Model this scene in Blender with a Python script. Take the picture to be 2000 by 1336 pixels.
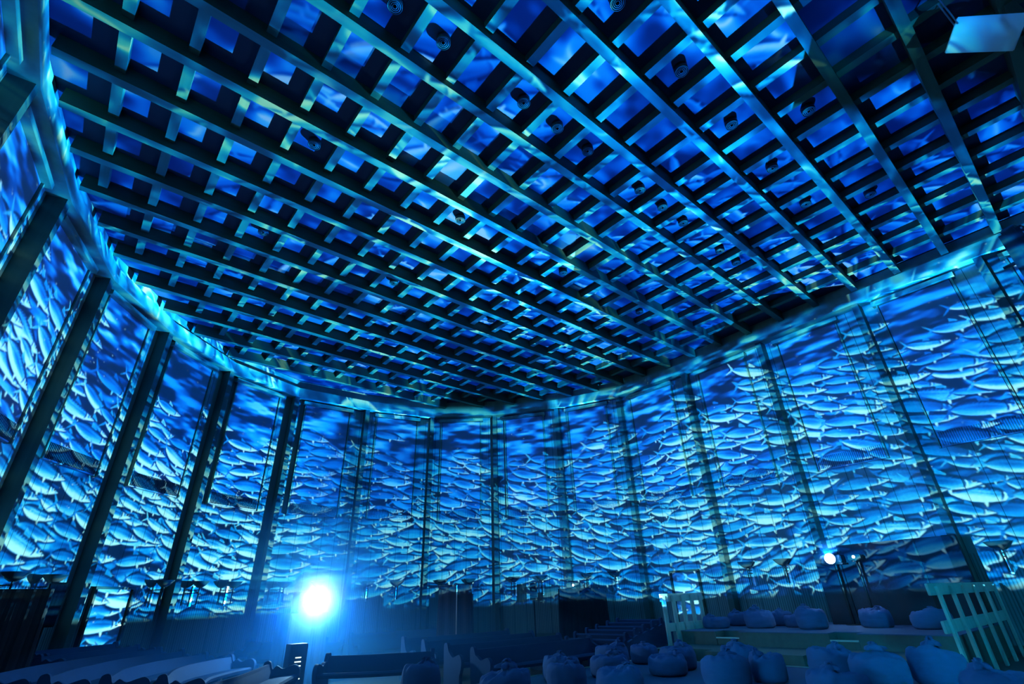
import bpy, bmesh, math, random
import numpy as np
from mathutils import Vector, Matrix

# ------------------------------------------------------------------ scene, camera, world, exposure
for _o in list(bpy.data.objects):
    bpy.data.objects.remove(_o, do_unlink=True)
SC = bpy.context.scene
COL = SC.collection
CH = 1.5                                   # camera height above the floor
F_PX = 955.82
YAW, PITCH, ROLL = -0.717745, 0.487655, -0.0367333
cy, sy, cp, sp = math.cos(YAW), math.sin(YAW), math.cos(PITCH), math.sin(PITCH)
_f = Vector((-sy * cp, cy * cp, sp)); _r = Vector((cy, sy, 0)); _u = _r.cross(_f)
cr, sr = math.cos(ROLL), math.sin(ROLL)
RIGHT = _r * cr + _u * sr; UP = -_r * sr + _u * cr; FWD = _f
cam_d = bpy.data.cameras.new('camera')
cam_d.sensor_width = 36.0
cam_d.lens = F_PX * 36.0 / 2000.0
cam_d.clip_end = 200
cam = bpy.data.objects.new('camera', cam_d)
COL.objects.link(cam)
M = Matrix.Identity(4)
for i in range(3):
    M[i][0] = RIGHT[i]; M[i][1] = UP[i]; M[i][2] = -FWD[i]
M[0][3], M[1][3], M[2][3] = 0, 0, CH
cam.matrix_world = M
SC.camera = cam

world = bpy.data.worlds.new('dark_world'); SC.world = world
world.use_nodes = True
world.node_tree.nodes['Background'].inputs[0].default_value = (0.0, 0.01, 0.05, 1)
world.node_tree.nodes['Background'].inputs[1].default_value = 0.02

vs = SC.view_settings
vs.view_transform = 'Standard'; vs.look = 'None'; vs.gamma = 1.0; vs.exposure = 0.0
vs.use_curve_mapping = False
SC.cycles.max_bounces = 5
SC.cycles.diffuse_bounces = 1
SC.cycles.volume_bounces = 0
SC.cycles.sample_clamp_indirect = 4.0

# projectors: place, share of each wall (by post number), share of the ceiling, overall level
LEVEL = 29000.0
PROJ = {
    'P1': dict(pos=(4.75, 12.65, 1.655), aim=(1, -.45)),       # seen glaring towards the camera
    'P2': dict(pos=(16.25, 5.62, 2.27), aim=(-1, -.05)),
    'P3': dict(pos=(15.25, 14.45, 1.985), aim=(-1, .1)),
    'P6': dict(pos=(12.55, 18.35, 1.95), aim=(-1, -.6)),  # unseen, added to light the far part of the ceiling
    'P4': dict(pos=(6.5, -3.6, 2.35), aim=(.25, 1)),  # unseen, throws the film on the far wall
    'P5': dict(pos=(-1.7, 3.3, 2.15), aim=(1, -.1)),  # unseen, added to throw the film on the right wall
}

# ------------------------------------------------------------------ plan of the hall (z: floor = 0)
H_BEAM = 9.0 + CH; H_PANEL = 9.38 + CH; H_CORN = 8.55 + CH
POSTS = [(-2.80, -6.70), (-2.80, -3.40), (-2.80, -.10), (-2.80, 3.20), (-2.80, 6.50), (-2.73, 9.78),
         (-2.17, 13.01), (-1.10, 16.14), (.76, 18.72), (3.21, 20.88), (6.20, 22.04), (9.50, 21.80), (12.65, 20.94),
         (15.1, 18.9), (16.95, 16.25), (18.25, 13.39), (18.42, 9.92), (18.3, 6.51), (18.22, 3.11), (18.2, -.16), (18.2, -3.43), (18.2, -6.70)]
CENTRE = Vector((8.0, 8.0))
NP_ = len(POSTS)

def offset_line(pts, d):
    """push an open polyline outwards (to the left of its direction) by d"""
    out = []
    n = len(pts)
    for i in range(n):
        a = Vector(pts[max(i - 1, 0)]); b = Vector(pts[min(i + 1, n - 1)])
        t = (b - a).normalized()
        nrm = Vector((-t.y, t.x))
        p = Vector(pts[i])
        out.append((p.x + nrm.x * d, p.y + nrm.y * d))
    return out
WALL = offset_line(POSTS, .40)             # face of the wall boards behind the posts
RING = offset_line(POSTS, -.05)            # face of the cornice ring
SEG = [math.dist(WALL[i], WALL[i + 1]) for i in range(NP_ - 1)]
SCUM = [0.0]
for q in SEG: SCUM.append(SCUM[-1] + q)
STOT = SCUM[-1]
iA = 6                                     # index of the first post fully seen at the left

def frame_at(i, f, line=WALL):
    """point on bay i at fraction f, tangent and inward normal"""
    a = Vector(line[i]); b = Vector(line[i + 1])
    t = (b - a).normalized()
    return a + (b - a) * f, t, Vector((t.y, -t.x))

# ------------------------------------------------------------------ helpers
def tag(o, label=None, cat=None, group=None, kind=None):
    if label: o['label'] = label
    if cat: o['category'] = cat
    if group: o['group'] = group
    if kind: o['kind'] = kind
    return o

def thing(name, label, cat, loc=(0, 0, 0), rotz=0, group=None, kind=None):
    o = bpy.data.objects.new(name, None); COL.objects.link(o)
    o.location = loc; o.rotation_euler = (0, 0, rotz); o.empty_display_size = .2
    return tag(o, label, cat, group, kind)

def obj(name, bm, mat, parent=None, smooth=False):
    me = bpy.data.meshes.new(name)
    bm.normal_update()
    bm.to_mesh(me); bm.free()
    if mat: me.materials.append(mat)
    if smooth:
        for p in me.polygons: p.use_smooth = True
    o = bpy.data.objects.new(name, me); COL.objects.link(o)
    if parent: o.parent = parent
    return o

def BM(): return bmesh.new()

def box(bm, c, s, rz=0, bevel=0, axes=None):
    """box centred at c with full sizes s"""
    m = Matrix.Translation(Vector(c))
    if axes is not None:
        R = Matrix.Identity(4)
        for k in range(3):
            for i in range(3): R[i][k] = axes[k][i]
        m = m @ R
    elif rz:
        m = m @ Matrix.Rotation(rz, 4, 'Z')
    m = m @ Matrix.Diagonal((s[0], s[1], s[2], 1))
    r = bmesh.ops.create_cube(bm, size=1, matrix=m)
    if bevel:
        es = {e for v in r['verts'] for e in v.link_edges}
        bmesh.ops.bevel(bm, geom=list(es), offset=bevel, segments=2, affect='EDGES')
    return bm

def cyl(bm, c, r1, r2, h, n=20, axis=(0, 0, 1), caps=True):
    """cone/cylinder whose base is at c, growing along axis"""
    q = Vector((0, 0, 1)).rotation_difference(Vector(axis).normalized()).to_matrix().to_4x4()
    m = Matrix.Translation(Vector(c)) @ q @ Matrix.Translation((0, 0, h / 2))
    bmesh.ops.create_cone(bm, cap_ends=caps, segments=n, radius1=r1, radius2=r2, depth=h, matrix=m)
    return bm

def lathe(bm, prof, n=28, c=(0, 0, 0)):
    rings = []
    for r, z in prof:
        rings.append([bm.verts.new((c[0] + r * math.cos(2 * math.pi * k / n), c[1] + r * math.sin(2 * math.pi * k / n), c[2] + z)) for k in range(n)])
    for a, b in zip(rings[:-1], rings[1:]):
        for k in range(n):
            bm.faces.new((a[k], a[(k + 1) % n], b[(k + 1) % n], b[k]))
    return bm

def sweep(bm, line, prof, closed_ends=True, z0=None):
    """sweep a closed (offset, z) profile along a plan polyline; offset is towards the inside (right of direction)"""
    n = len(line); rows = []
    for i in range(n):
        a = Vector(line[max(i - 1, 0)]); b = Vector(line[min(i + 1, n - 1)])
        t = (b - a).normalized(); nr = Vector((t.y, -t.x))
        zz = z0[i] if z0 else 0
        rows.append([bm.verts.new((line[i][0] + nr.x * o, line[i][1] + nr.y * o, z + zz)) for o, z in prof])
    m = len(prof)
    for i in range(n - 1):
        for k in range(m):
            bm.faces.new((rows[i][k], rows[i][(k + 1) % m], rows[i + 1][(k + 1) % m], rows[i + 1][k]))
    if closed_ends:
        bm.faces.new(rows[0][::-1]); bm.faces.new(rows[-1])
    bmesh.ops.recalc_face_normals(bm, faces=bm.faces)
    return bm

def resample(pts, n):
    """smooth polyline through pts (Catmull-Rom), n samples"""
    P = [Vector(p) for p in pts]
    if len(P) == 2:
        return [tuple(P[0].lerp(P[1], k / (n - 1))) for k in range(n)]
    P = [P[0] * 2 - P[1]] + P + [P[-1] * 2 - P[-2]]
    out = []; segs = len(P) - 3
    for k in range(n):
        x = k / (n - 1) * segs; i = min(int(x), segs - 1); t = x - i
        a, b, c, d = P[i:i + 4]
        q = .5 * ((2 * b) + (c - a) * t + (2 * a - 5 * b + 4 * c - d) * t * t + (3 * b - a - 3 * c + d) * t ** 3)
        out.append((q.x, q.y))
    return out

def floor_z(x, y):
    d = math.hypot(x - 11, y - 7)
    if x < 9.9: return .036 * max(0.0, d - 9.2) if y > 0 else 0.0
    t = max(0.0, min(1.0, (y - 8.97) / .4))
    return .045 * max(0.0, x - 10.4) * t

ORD = ['first', 'second', 'third', 'fourth', 'fifth', 'sixth', 'seventh', 'eighth', 'ninth', 'tenth', 'eleventh', 'twelfth', 'thirteenth',
       'fourteenth', 'fifteenth', 'sixteenth', 'seventeenth', 'eighteenth', 'nineteenth', 'twentieth', 'twenty-first', 'twenty-second', 'twenty-third', 'twenty-fourth', 'twenty-fifth', 'twenty-sixth']

# ------------------------------------------------------------------ materials
def mat(name, col, rough=.6, noise=0.0, nscale=(4, 4, 4), metal=0.0, bump=0.0, spec=.3):
    m = bpy.data.materials.new(name); m.use_nodes = True
    nt = m.node_tree; b = nt.nodes['Principled BSDF']
    b.inputs['Base Color'].default_value = (*col, 1); b.inputs['Roughness'].default_value = rough
    b.inputs['Metallic'].default_value = metal
    b.inputs['Specular IOR Level'].default_value = spec
    if noise or bump:
        tc = nt.nodes.new('ShaderNodeTexCoord'); mp = nt.nodes.new('ShaderNodeMapping')
        mp.inputs['Scale'].default_value = nscale
        nz = nt.nodes.new('ShaderNodeTexNoise'); nz.inputs['Scale'].default_value = 1.0; nz.inputs['Detail'].default_value = 5
        nt.links.new(tc.outputs['Object'], mp.inputs[0]); nt.links.new(mp.outputs[0], nz.inputs['Vector'])
        if noise:
            mx = nt.nodes.new('ShaderNodeMix'); mx.data_type = 'RGBA'
            mx.inputs[6].default_value = (*[c * (1 - noise) for c in col], 1)
            mx.inputs[7].default_value = (*[min(1, c * (1 + noise)) for c in col], 1)
            nt.links.new(nz.outputs['Fac'], mx.inputs[0]); nt.links.new(mx.outputs[2], b.inputs['Base Color'])
        if bump:
            bp = nt.nodes.new('ShaderNodeBump'); bp.inputs['Strength'].default_value = bump; bp.inputs['Distance'].default_value = .02
            nt.links.new(nz.outputs['Fac'], bp.inputs['Height']); nt.links.new(bp.outputs[0], b.inputs['Normal'])
    return m

def emit(name, col, s):
    m = bpy.data.materials.new(name); m.use_nodes = True; nt = m.node_tree
    nt.nodes.remove(nt.nodes['Principled BSDF'])
    e = nt.nodes.new('ShaderNodeEmission'); e.inputs[0].default_value = (*col, 1); e.inputs[1].default_value = s
    nt.links.new(e.outputs[0], nt.nodes['Material Output'].inputs[0])
    return m

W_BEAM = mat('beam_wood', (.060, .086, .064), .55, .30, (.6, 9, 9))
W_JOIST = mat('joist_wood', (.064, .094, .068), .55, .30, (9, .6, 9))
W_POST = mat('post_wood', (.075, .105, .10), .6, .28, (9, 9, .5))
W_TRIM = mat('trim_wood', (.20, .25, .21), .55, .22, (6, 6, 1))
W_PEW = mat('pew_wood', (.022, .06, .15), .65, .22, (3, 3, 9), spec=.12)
W_STAGE = mat('stage_wood', (.13, .15, .13), .6, .2, (1, 8, 8))
W_RAIL = mat('rail_pine', (.55, .66, .58), .55, .2, (10, 10, 1.2))
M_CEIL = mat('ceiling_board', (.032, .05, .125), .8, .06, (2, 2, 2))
M_PANEL = mat('acoustic_board', (.24, .28, .40), .75, .05, (8, 8, 2))
M_CARPET = mat('platform_carpet', (.14, .17, .27), .95, .12, (40, 40, 40))
M_FLOOR = mat('floor_boards', (.07, .07, .07), .5, .2, (.8, 10, 4))
M_BAG = mat('bag_cloth', (.10, .16, .33), .9, .10, (7, 7, 16), bump=.35)
M_DRAPE = mat('black_drape', (.018, .02, .03), .9, .2, (12, 12, .6), bump=.4)
M_SCREEN = mat('black_board', (.035, .037, .055), .8, .1, (5, 5, 5))
M_BLACK = mat('black_metal', (.012, .013, .016), .45)
M_STEEL = mat('pale_metal', (.6, .6, .62), .35, metal=.6)
M_BOWL = mat('lamp_bowl_metal', (.07, .07, .08), .5)
M_DOOR = mat('door_paint', (.33, .34, .36), .6, .05, (6, 6, 1))
M_DARKFRAME = mat('dark_frame', (.05, .045, .04), .6)
M_WHITE = mat('white_shell', (.82, .82, .82), .5)
M_GRILLE = mat('grille_slat', (.10, .11, .14), .6)
M_LENS = emit('projector_lens', (.75, .9, 1.0), 60)
M_LENS2 = emit('projector_lens_far', (.75, .9, 1.0), 30)
M_LED = emit('rack_led', (.45, .8, 1.0), 3)

def wall_material():
    """vertical boards with dark joints, fine fluting below door-head height (uv: metres along and up the wall)"""
    m = mat('wall_boards', (.64, .52, .38), .6, 0)
    nt = m.node_tree; b = nt.nodes['Principled BSDF']
    uv = nt.nodes.new('ShaderNodeUVMap'); sep = nt.nodes.new('ShaderNodeSeparateXYZ')
    nt.links.new(uv.outputs[0], sep.inputs[0])
    def math_(op, a, bb=None, clamp=False):
        n = nt.nodes.new('ShaderNodeMath'); n.operation = op; n.use_clamp = clamp
        for i, v in enumerate((a, bb)):
            if v is None: continue
            if isinstance(v, (int, float)): n.inputs[i].default_value = v
            else: nt.links.new(v, n.inputs[i])
        return n.outputs[0]
    def joint(period, width):
        fr = math_('FRACT', math_('DIVIDE', sep.outputs[0], period))
        return math_('LESS_THAN', fr, width / period)
    j1 = joint(.545, .018)
    flute = math_('MULTIPLY', joint(.075, .03), math_('LESS_THAN', sep.outputs[1], 2.25))
    k = math_('SUBTRACT', 1.0, math_('MAXIMUM', math_('MULTIPLY', j1, .75), math_('MULTIPLY', flute, .45)))
    mp = nt.nodes.new('ShaderNodeMapping'); mp.inputs['Scale'].default_value = (14, .8, 1)
    nt.links.new(uv.outputs[0], mp.inputs[0])
    nz = nt.nodes.new('ShaderNodeTexNoise'); nz.inputs['Scale'].default_value = 1; nz.inputs['Detail'].default_value = 4
    nt.links.new(mp.outputs[0], nz.inputs['Vector'])
    grain = math_('ADD', .8, math_('MULTIPLY', nz.outputs['Fac'], .4))
    kk = math_('MULTIPLY', k, grain)
    vm = nt.nodes.new('ShaderNodeVectorMath'); vm.operation = 'SCALE'; vm.inputs[0].default_value = (.23, .27, .29)
    nt.links.new(kk, vm.inputs['Scale']); nt.links.new(vm.outputs[0], b.inputs['Base Color'])
    return m
M_WALL = wall_material()

# ------------------------------------------------------------------ the projected film: a shoal of mackerel under water
rng = np.random.default_rng(11)
PPM = 84
ZLO, ZHI = 0.0, H_CORN + .55               # height range of the film strip on the walls
def smooth(a, b, x):
    t = np.clip((x - a) / (b - a), 0, 1); return t * t * (3 - 2 * t)

def noise2(h, w, ch, cw):
    """smooth value noise with cell size ch x cw pixels"""
    gh, gw = int(h / ch) + 3, int(w / cw) + 3
    g = rng.random((gh, gw)).astype(np.float32)
    y = np.arange(h) / ch; x = np.arange(w) / cw
    y0 = y.astype(int); x0 = x.astype(int); fy = (y - y0)[:, None]; fx = (x - x0)[None]
    fy = fy * fy * (3 - 2 * fy); fx = fx * fx * (3 - 2 * fx)
    a = g[y0][:, x0]; b = g[y0][:, x0 + 1]; c = g[y0 + 1][:, x0]; d = g[y0 + 1][:, x0 + 1]
    return ((a * (1 - fx) + b * fx) * (1 - fy) + (c * (1 - fx) + d * fx) * fy).astype(np.float32)

def paint_fish(I, cx, cz, L, ang, br, ppm, warm):
    """cx, cz in pixels; L in pixels; paints into intensity I (rows go up)"""
    H, W = I.shape
    R = int(L * .56) + 3; RV = int(L * (.26 + .5 * abs(math.sin(ang)))) + 3
    x0, x1 = max(0, int(cx - R)), min(W, int(cx + R)); y0, y1 = max(0, int(cz - RV)), min(H, int(cz + RV))
    if x1 - x0 < 4 or y1 - y0 < 4: return
    X, Y = np.meshgrid(np.arange(x0, x1) - cx, np.arange(y0, y1) - cz)
    ca, sa = math.cos(ang), math.sin(ang)
    u = (X * ca + Y * sa) / (L / 2); v = (-X * sa + Y * ca) / (L / 2)
    v = v - .05 * np.sin(u * 2.2 + br * 9)
    hm = .262 * (.88 + .24 * rng.random()); px = 2.2 / L
    t = np.clip((u + .74) / 1.74, 0, 1)
    h = hm * np.power(np.sin(np.pi * np.power(t, .72)), .82)
    h = np.where((u > -.80) & (u < .98), np.maximum(h, .035 * (u < .2)), h * (u < 1))
    body = np.clip((h - np.abs(v)) / px + .5, 0, 1) * (u > -.82) * (u < 1.0)
    tl = np.clip((-.70 - u) / .30, 0, 1)
    tail = ((np.abs(v) < .04 + .24 * tl) & (np.abs(v) > .26 * np.clip((-.80 - u) / .2, 0, 1)) & (u < -.72) & (u > -1)).astype(np.float32)
    df = ((u > -.05) & (u < .22) & (v > 0) & (v < h + .11 * (.22 - u) / .27 + .0)).astype(np.float32) * (v > h * .8)
    af = ((u > .18) & (u < .27) & (v < -h * .8) & (v > -h - .12 * np.clip(1 - abs(u - .24) / .06, 0, 1))).astype(np.float32)
    # soft shadow painted into the film round each fish
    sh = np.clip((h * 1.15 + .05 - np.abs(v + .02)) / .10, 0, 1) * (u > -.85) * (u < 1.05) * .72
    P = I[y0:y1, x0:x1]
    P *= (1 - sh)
    vn = np.clip(v / np.maximum(h, 1e-3), -1.3, 1.3)
    s = .50 + .05 * warm + (.12 + .26 * warm) * smooth(.15, -.62, vn) - .34 * smooth(.40, .92, vn)
    s += .10 * np.sin(u * 4 + br * 17) * smooth(.6, .2, np.abs(vn))
    s += .12 * (rng.random(u.shape) - .5)
    stripes = .5 + .5 * np.sin(u * 58 + 5 * np.sin(vn * 4 + br * 7))
    s -= .20 * stripes * smooth(.30, .6, vn) * (u < .55)
    s -= .10 * smooth(.05, .0, np.abs(vn - .12)) * (u < .6)
    s *= 1 - .85 * smooth(.80, .98, np.abs(vn)) * (u < .5)
    s += (.62 - .15 * warm) * smooth(.16, .0, np.abs(vn + .80)) * smooth(.30, .62, u) + .35 * smooth(.86, .97, u) * smooth(.3, -.2, vn)
    gill = u - .60 + .06 * vn * vn
    s -= .36 * smooth(.04, .0, np.abs(gill)); s += .34 * smooth(.05, .0, np.abs(gill - .06)) * (vn < .6)
    s += .16 * smooth(.64, .74, u) * smooth(.5, -.3, vn)
    s += .30 * smooth(.05, .0, np.abs(vn - .1 * (u - .6))) * smooth(.88, .96, u) * 0
    r = np.hypot(u - .82, (v - .22 * hm)) / .040
    s = np.where(r < 1, .06, s); s += .40 * smooth(.45, .0, np.abs(r - 1.3)) * (u > .6)
    s = np.clip(s, .02, 1.15) * br
    P[:] = P * (1 - body) + s * body
    tv = (.46 + .30 * rng.random()) * br
    tt = np.clip(tail + df, 0, 1) * .8
    P[:] = P * (1 - tt) + tv * tt
    P[:] = P * (1 - af) + .95 * br * af

def ramp(I):
    xs = [0, .12, .30, .50, .70, .88, 1.05]
    cs = np.array([(0, .003, .035), (0, .012, .11), (0, .075, .42), (0, .20, .74), (.004, .43, .94), (.09, .77, 1.0), (.40, .98, 1.0)])
    return np.stack([np.interp(I, xs, cs[:, k]) for k in range(3)], -1).astype(np.float32)

def paint_wall_film():
    W = int(STOT * PPM); H = int((ZHI - ZLO) * PPM)
    z = (np.arange(H) / PPM + ZLO)[:, None]
    n = .55 * noise2(H, W, 20, 70) + .30 * noise2(H, W, 9, 30) + .15 * noise2(H, W, 40, 220)
    I = .10 + .62 * smooth(.28, .78, n)
    I *= 1 + .10 * smooth(7.6 + CH, 8.9 + CH, z)
    # top edge of the shoal along the wall
    ss = [0, SCUM[6], SCUM[7], SCUM[8], SCUM[9], SCUM[10], SCUM[11], SCUM[12], SCUM[13], SCUM[14], SCUM[15], SCUM[16], SCUM[18], STOT]
    zt = [8.2, 8.1, 7.6, 7.1, 6.6, 6.9, 7.1, 7.0, 6.5, 6.6, 7.2, 7.5, 7.8, 8.2]
    fish = []
    z0 = -1.3
    while z0 < 8.2:
        s0 = rng.random() * 1.5
        while s0 < STOT:
            L = 1.15 + .80 * rng.random()
            fish.append((s0, z0 + .30 * (rng.random() - .5), L)); s0 += .70 * L * (.75 + .5 * rng.random())
        z0 += .36
    rng.shuffle(fish)
    for s0, zz, L in fish:
        lim = np.interp(s0, ss, zt) + .6 * math.sin(s0 * 1.7)
        if zz > lim - .2 or (zz > lim - 1.3 and rng.random() < .45): continue
        low = zz < 1.6
        ang = (-.10 + .16 * math.sin(s0 * .35 + zz * .5) + rng.normal(0, .07)) if s0 > SCUM[9] else -.20 + rng.normal(0, .10)
        if low: ang += .20
        br = .74 + .50 * rng.random()
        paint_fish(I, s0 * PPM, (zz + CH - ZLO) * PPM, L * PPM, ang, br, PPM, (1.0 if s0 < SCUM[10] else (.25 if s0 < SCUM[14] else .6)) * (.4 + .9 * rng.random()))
    # drifting bright motes
    for _ in range(2600):
        x = int(rng.random() * (W - 6)); y = int(rng.random() * (H - 6)); q = 1 if rng.random() < .7 else 2
        I[y:y + q + 1, x:x + q] = np.maximum(I[y:y + q + 1, x:x + q], .95)
    # large patches of brighter and darker film
    big = .66 + .40 * noise2(H, W, 150, 300) + .30 * noise2(H, W, 60, 110)
    J = I * big
    blur = J.copy()
    for _ in range(3):
        blur[2:-2] = (blur[:-4] + 2 * blur[2:-2] + blur[4:]) / 4; blur[:, 2:-2] = (blur[:, :-4] + 2 * blur[:, 2:-2] + blur[:, 4:]) / 4
    J = J + .9 * (J - blur)                  # crisp film
    return ramp(np.clip(.385 + (J - .44) * 1.22, 0, 1.08))

CX0, CX1, CY0, CY1, CPM = -4.0, 20.0, -9.0, 24.0, 48
def paint_ceiling_film():
    W = int((CX1 - CX0) * CPM); H = int((CY1 - CY0) * CPM)
    n = .5 * noise2(H, W, 26, 40) + .3 * noise2(H, W, 11, 16) + .2 * noise2(H, W, 70, 90)
    ridge = 1 - np.abs(2 * noise2(H, W, 16, 34) - 1)
    I = .10 + .52 * smooth(.30, .75, n) + .42 * np.power(ridge, 9) * smooth(.45, .7, n)
    for _ in range(760):
        x, y = rng.random() * W, rng.random() * H
        xm, ym = CX0 + x / CPM, CY0 + y / CPM
        if xm < 9 and rng.random() < .5: continue
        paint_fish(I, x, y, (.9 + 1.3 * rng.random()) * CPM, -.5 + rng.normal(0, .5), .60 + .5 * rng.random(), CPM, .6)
    # out of focus
    for _ in range(1):
        I[1:-1] = (I[:-2] + 2 * I[1:-1] + I[2:]) / 4; I[:, 1:-1] = (I[:, :-2] + 2 * I[:, 1:-1] + I[:, 2:]) / 4
    big = .70 + .70 * noise2(H, W, 160, 200)
    return ramp(np.clip(I * big + .05, 0, 1.05))

FILM_W = paint_wall_film()
FILM_C = paint_ceiling_film()

def bil(img, x, y):
    H, W = img.shape[:2]
    x = np.clip(x, 0, W - 1.01); y = np.clip(y, 0, H - 1.01)
    x0 = x.astype(np.int32); y0 = y.astype(np.int32); fx = (x - x0)[..., None]; fy = (y - y0)[..., None]
    return (img[y0, x0] * (1 - fx) + img[y0, x0 + 1] * fx) * (1 - fy) + (img[y0 + 1, x0] * (1 - fx) + img[y0 + 1, x0 + 1] * fx) * fy

DOORS = []                                  # (s0, s1, top) filled below: the film also covers the doors down to the floor
def door_span(i, f0, f1): return SCUM[i] + f0 * SEG[i], SCUM[i] + f1 * SEG[i]
DOOR_L = (8, .19, .57, 2.20); DOOR_R = (15, .33, .66, 2.31)
for d in (DOOR_L, DOOR_R): DOORS.append((*door_span(*d[:3]), d[3]))

WALL_SHARE = {                              # by post index
    'P5': ([13.2, 15.2, 22], [0, 1, 1]),
    'P2': ([0, 4.2, 6.0, 8.0], [1, .8, .10, 0]),
    'P3': ([4.2, 6.0, 10.2, 11.2], [0, 1, 1, 0]),
    'P4': ([10.2, 11.2, 13.2, 15.2], [0, 1, 1, 0]),
    'P6': ([0, 22], [0, 0]),
}
def ceil_share(key, x, y):
    w3 = smooth(5.0, 8.0, y - .22 * (x - 4))
    w6 = smooth(12.6, 15.2, y)
    if key == 'P3': return w3 * (1 - w6) * 2.2
    if key == 'P6': return w3 * w6 * 2.2
    if key == 'P2': return (1 - w3) * 2.5
    if key == 'P4': return 2.2 * np.exp(-((x - 8.0) ** 2 + (y + .9) ** 2) / 1.0)
    return 0 * x

def slide(key):
    """the picture a projector throws, as colour per direction (azimuth across, elevation up)"""
    lx, ly, lz = PROJ[key]['pos']
    step = .00095
    aimz = math.atan2(PROJ[key]['aim'][1], PROJ[key]['aim'][0])
    half = 2.2
    az = np.arange(aimz - half, aimz + half, step); el = np.arange(-.22, 1.56, step)
    dx, dy = np.cos(az), np.sin(az)
    dist = np.full(az.shape, 1e6); sv = np.zeros(az.shape); cw = np.ones(az.shape)
    for i in range(NP_ - 1):
        ax, ay = WALL[i]; bx, by = WALL[i + 1]; ex, ey = bx - ax, by - ay
        den = dx * ey - dy * ex
        den = np.where(np.abs(den) < 1e-9, 1e-9, den)
        t = ((ax - lx) * ey - (ay - ly) * ex) / den; f = ((ax - lx) * dy - (ay - ly) * dx) / den
        ok = (t > .3) & (f >= 0) & (f <= 1) & (t < dist)
        dist = np.where(ok, t, dist); sv = np.where(ok, SCUM[i] + f * SEG[i], sv)
        cw = np.where(ok, np.abs(den) / SEG[i], cw)
    far = dist > 1e5; dist = np.where(far, 8.0, dist)
    pidx = np.interp(sv, SCUM, np.arange(NP_))
    share = np.interp(pidx, *WALL_SHARE[key]) * (~far)
    te = np.tan(el)[:, None]
    z = lz + dist[None] * te
    D3 = dist[None] / np.cos(el)[:, None]
    cosw = np.clip(cw[None] * np.cos(el)[:, None], .18, 1)
    comp = np.clip(D3 * D3 / 225.0, .04, 2.2) / cosw
    low = smooth(CH - .22, CH + .10, z)
    for s0, s1, top in DOORS:
        low = np.maximum(low, ((sv > s0) & (sv < s1))[None] * (z > (.05 if s0 < SCUM[10] else .86)) * (z < top + .2))
    out = bil(FILM_W, np.broadcast_to(sv[None] * PPM, z.shape), (z - ZLO) * PPM)
    out *= (comp * low * share[None])[..., None]
    # rays that pass over the cornice land on the ceiling
    rise = (H_BEAM + .2 - lz); hd = rise / np.maximum(te, 1e-3)
    on_ceil = smooth(H_CORN + .25, H_CORN + .75, z)
    X = lx + dx[None] * hd; Y = ly + dy[None] * hd
    D3c = rise / np.maximum(np.sin(el)[:, None], .02)
    compc = np.clip(D3c * D3c / 225.0 / np.clip(np.sin(el)[:, None], .22, 1), .04, 2.6)
    cs = ceil_share(key, X, Y)
    oc = bil(FILM_C, (X - CX0) * CPM, (Y - CY0) * CPM) * (compc * cs)[..., None]
    out = out * (1 - on_ceil[..., None]) + oc * on_ceil[..., None]
    edge = smooth(0, 40, np.minimum(np.arange(len(az)), np.arange(len(az))[::-1]))
    out *= edge[None, :, None]
    return out, az[0], az[-1], el[0], el[-1]

def projector_light(key, parent):
    out, a0, a1, e0, e1 = slide(key)
    top = float(np.percentile(out, 99.97)); out = np.clip(out / top, 0, 1)
    enc = np.where(out < .0031308, out * 12.92, 1.055 * np.power(np.maximum(out, 1e-8), 1 / 2.4) - .055)
    h, w = enc.shape[:2]
    px = np.ones((h, w, 4), np.float32); px[..., :3] = enc
    img = bpy.data.images.new('film_slide_' + key, w, h, alpha=False, float_buffer=False)
    img.colorspace_settings.name = 'sRGB'
    img.pixels.foreach_set(px.ravel()); img.update()
    l = bpy.data.lights.new('projector_beam', 'POINT')
    l.energy = LEVEL * top; l.shadow_soft_size = .02
    l.use_nodes = True; nt = l.node_tree
    em = [n for n in nt.nodes if n.type == 'EMISSION'][0]
    tc = nt.nodes.new('ShaderNodeTexCoord'); sep = nt.nodes.new('ShaderNodeSeparateXYZ')
    nt.links.new(tc.outputs['Normal'], sep.inputs[0])
    def mth(op, a, b=None):
        n = nt.nodes.new('ShaderNodeMath'); n.operation = op
        for i, v in enumerate((a, b)):
            if v is None: continue
            if isinstance(v, (int, float)): n.inputs[i].default_value = v
            else: nt.links.new(v, n.inputs[i])
        return n.outputs[0]
    mid = (a0 + a1) / 2                       # turn so that the seam of atan2 is behind the projector
    c, s = math.cos(mid), math.sin(mid)
    xr = mth('ADD', mth('MULTIPLY', sep.outputs[0], c), mth('MULTIPLY', sep.outputs[1], s))
    yr = mth('SUBTRACT', mth('MULTIPLY', sep.outputs[1], c), mth('MULTIPLY', sep.outputs[0], s))
    azn = mth('ARCTAN2', yr, xr); eln = mth('ARCSINE', sep.outputs[2])
    uu = mth('DIVIDE', mth('ADD', azn, (a1 - a0) / 2), a1 - a0); vv = mth('DIVIDE', mth('SUBTRACT', eln, e0), e1 - e0)
    cmb = nt.nodes.new('ShaderNodeCombineXYZ')
    nt.links.new(uu, cmb.inputs[0]); nt.links.new(vv, cmb.inputs[1])
    it = nt.nodes.new('ShaderNodeTexImage'); it.image = img; it.extension = 'CLIP'; it.interpolation = 'Linear'
    nt.links.new(cmb.outputs[0], it.inputs[0]); nt.links.new(it.outputs[0], em.inputs['Color'])
    o = bpy.data.objects.new('projector_beam', l); COL.objects.link(o)
    o.parent = parent
    o.matrix_parent_inverse = parent.matrix_basis.inverted()
    o.location = PROJ[key]['pos']
    return o

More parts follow.
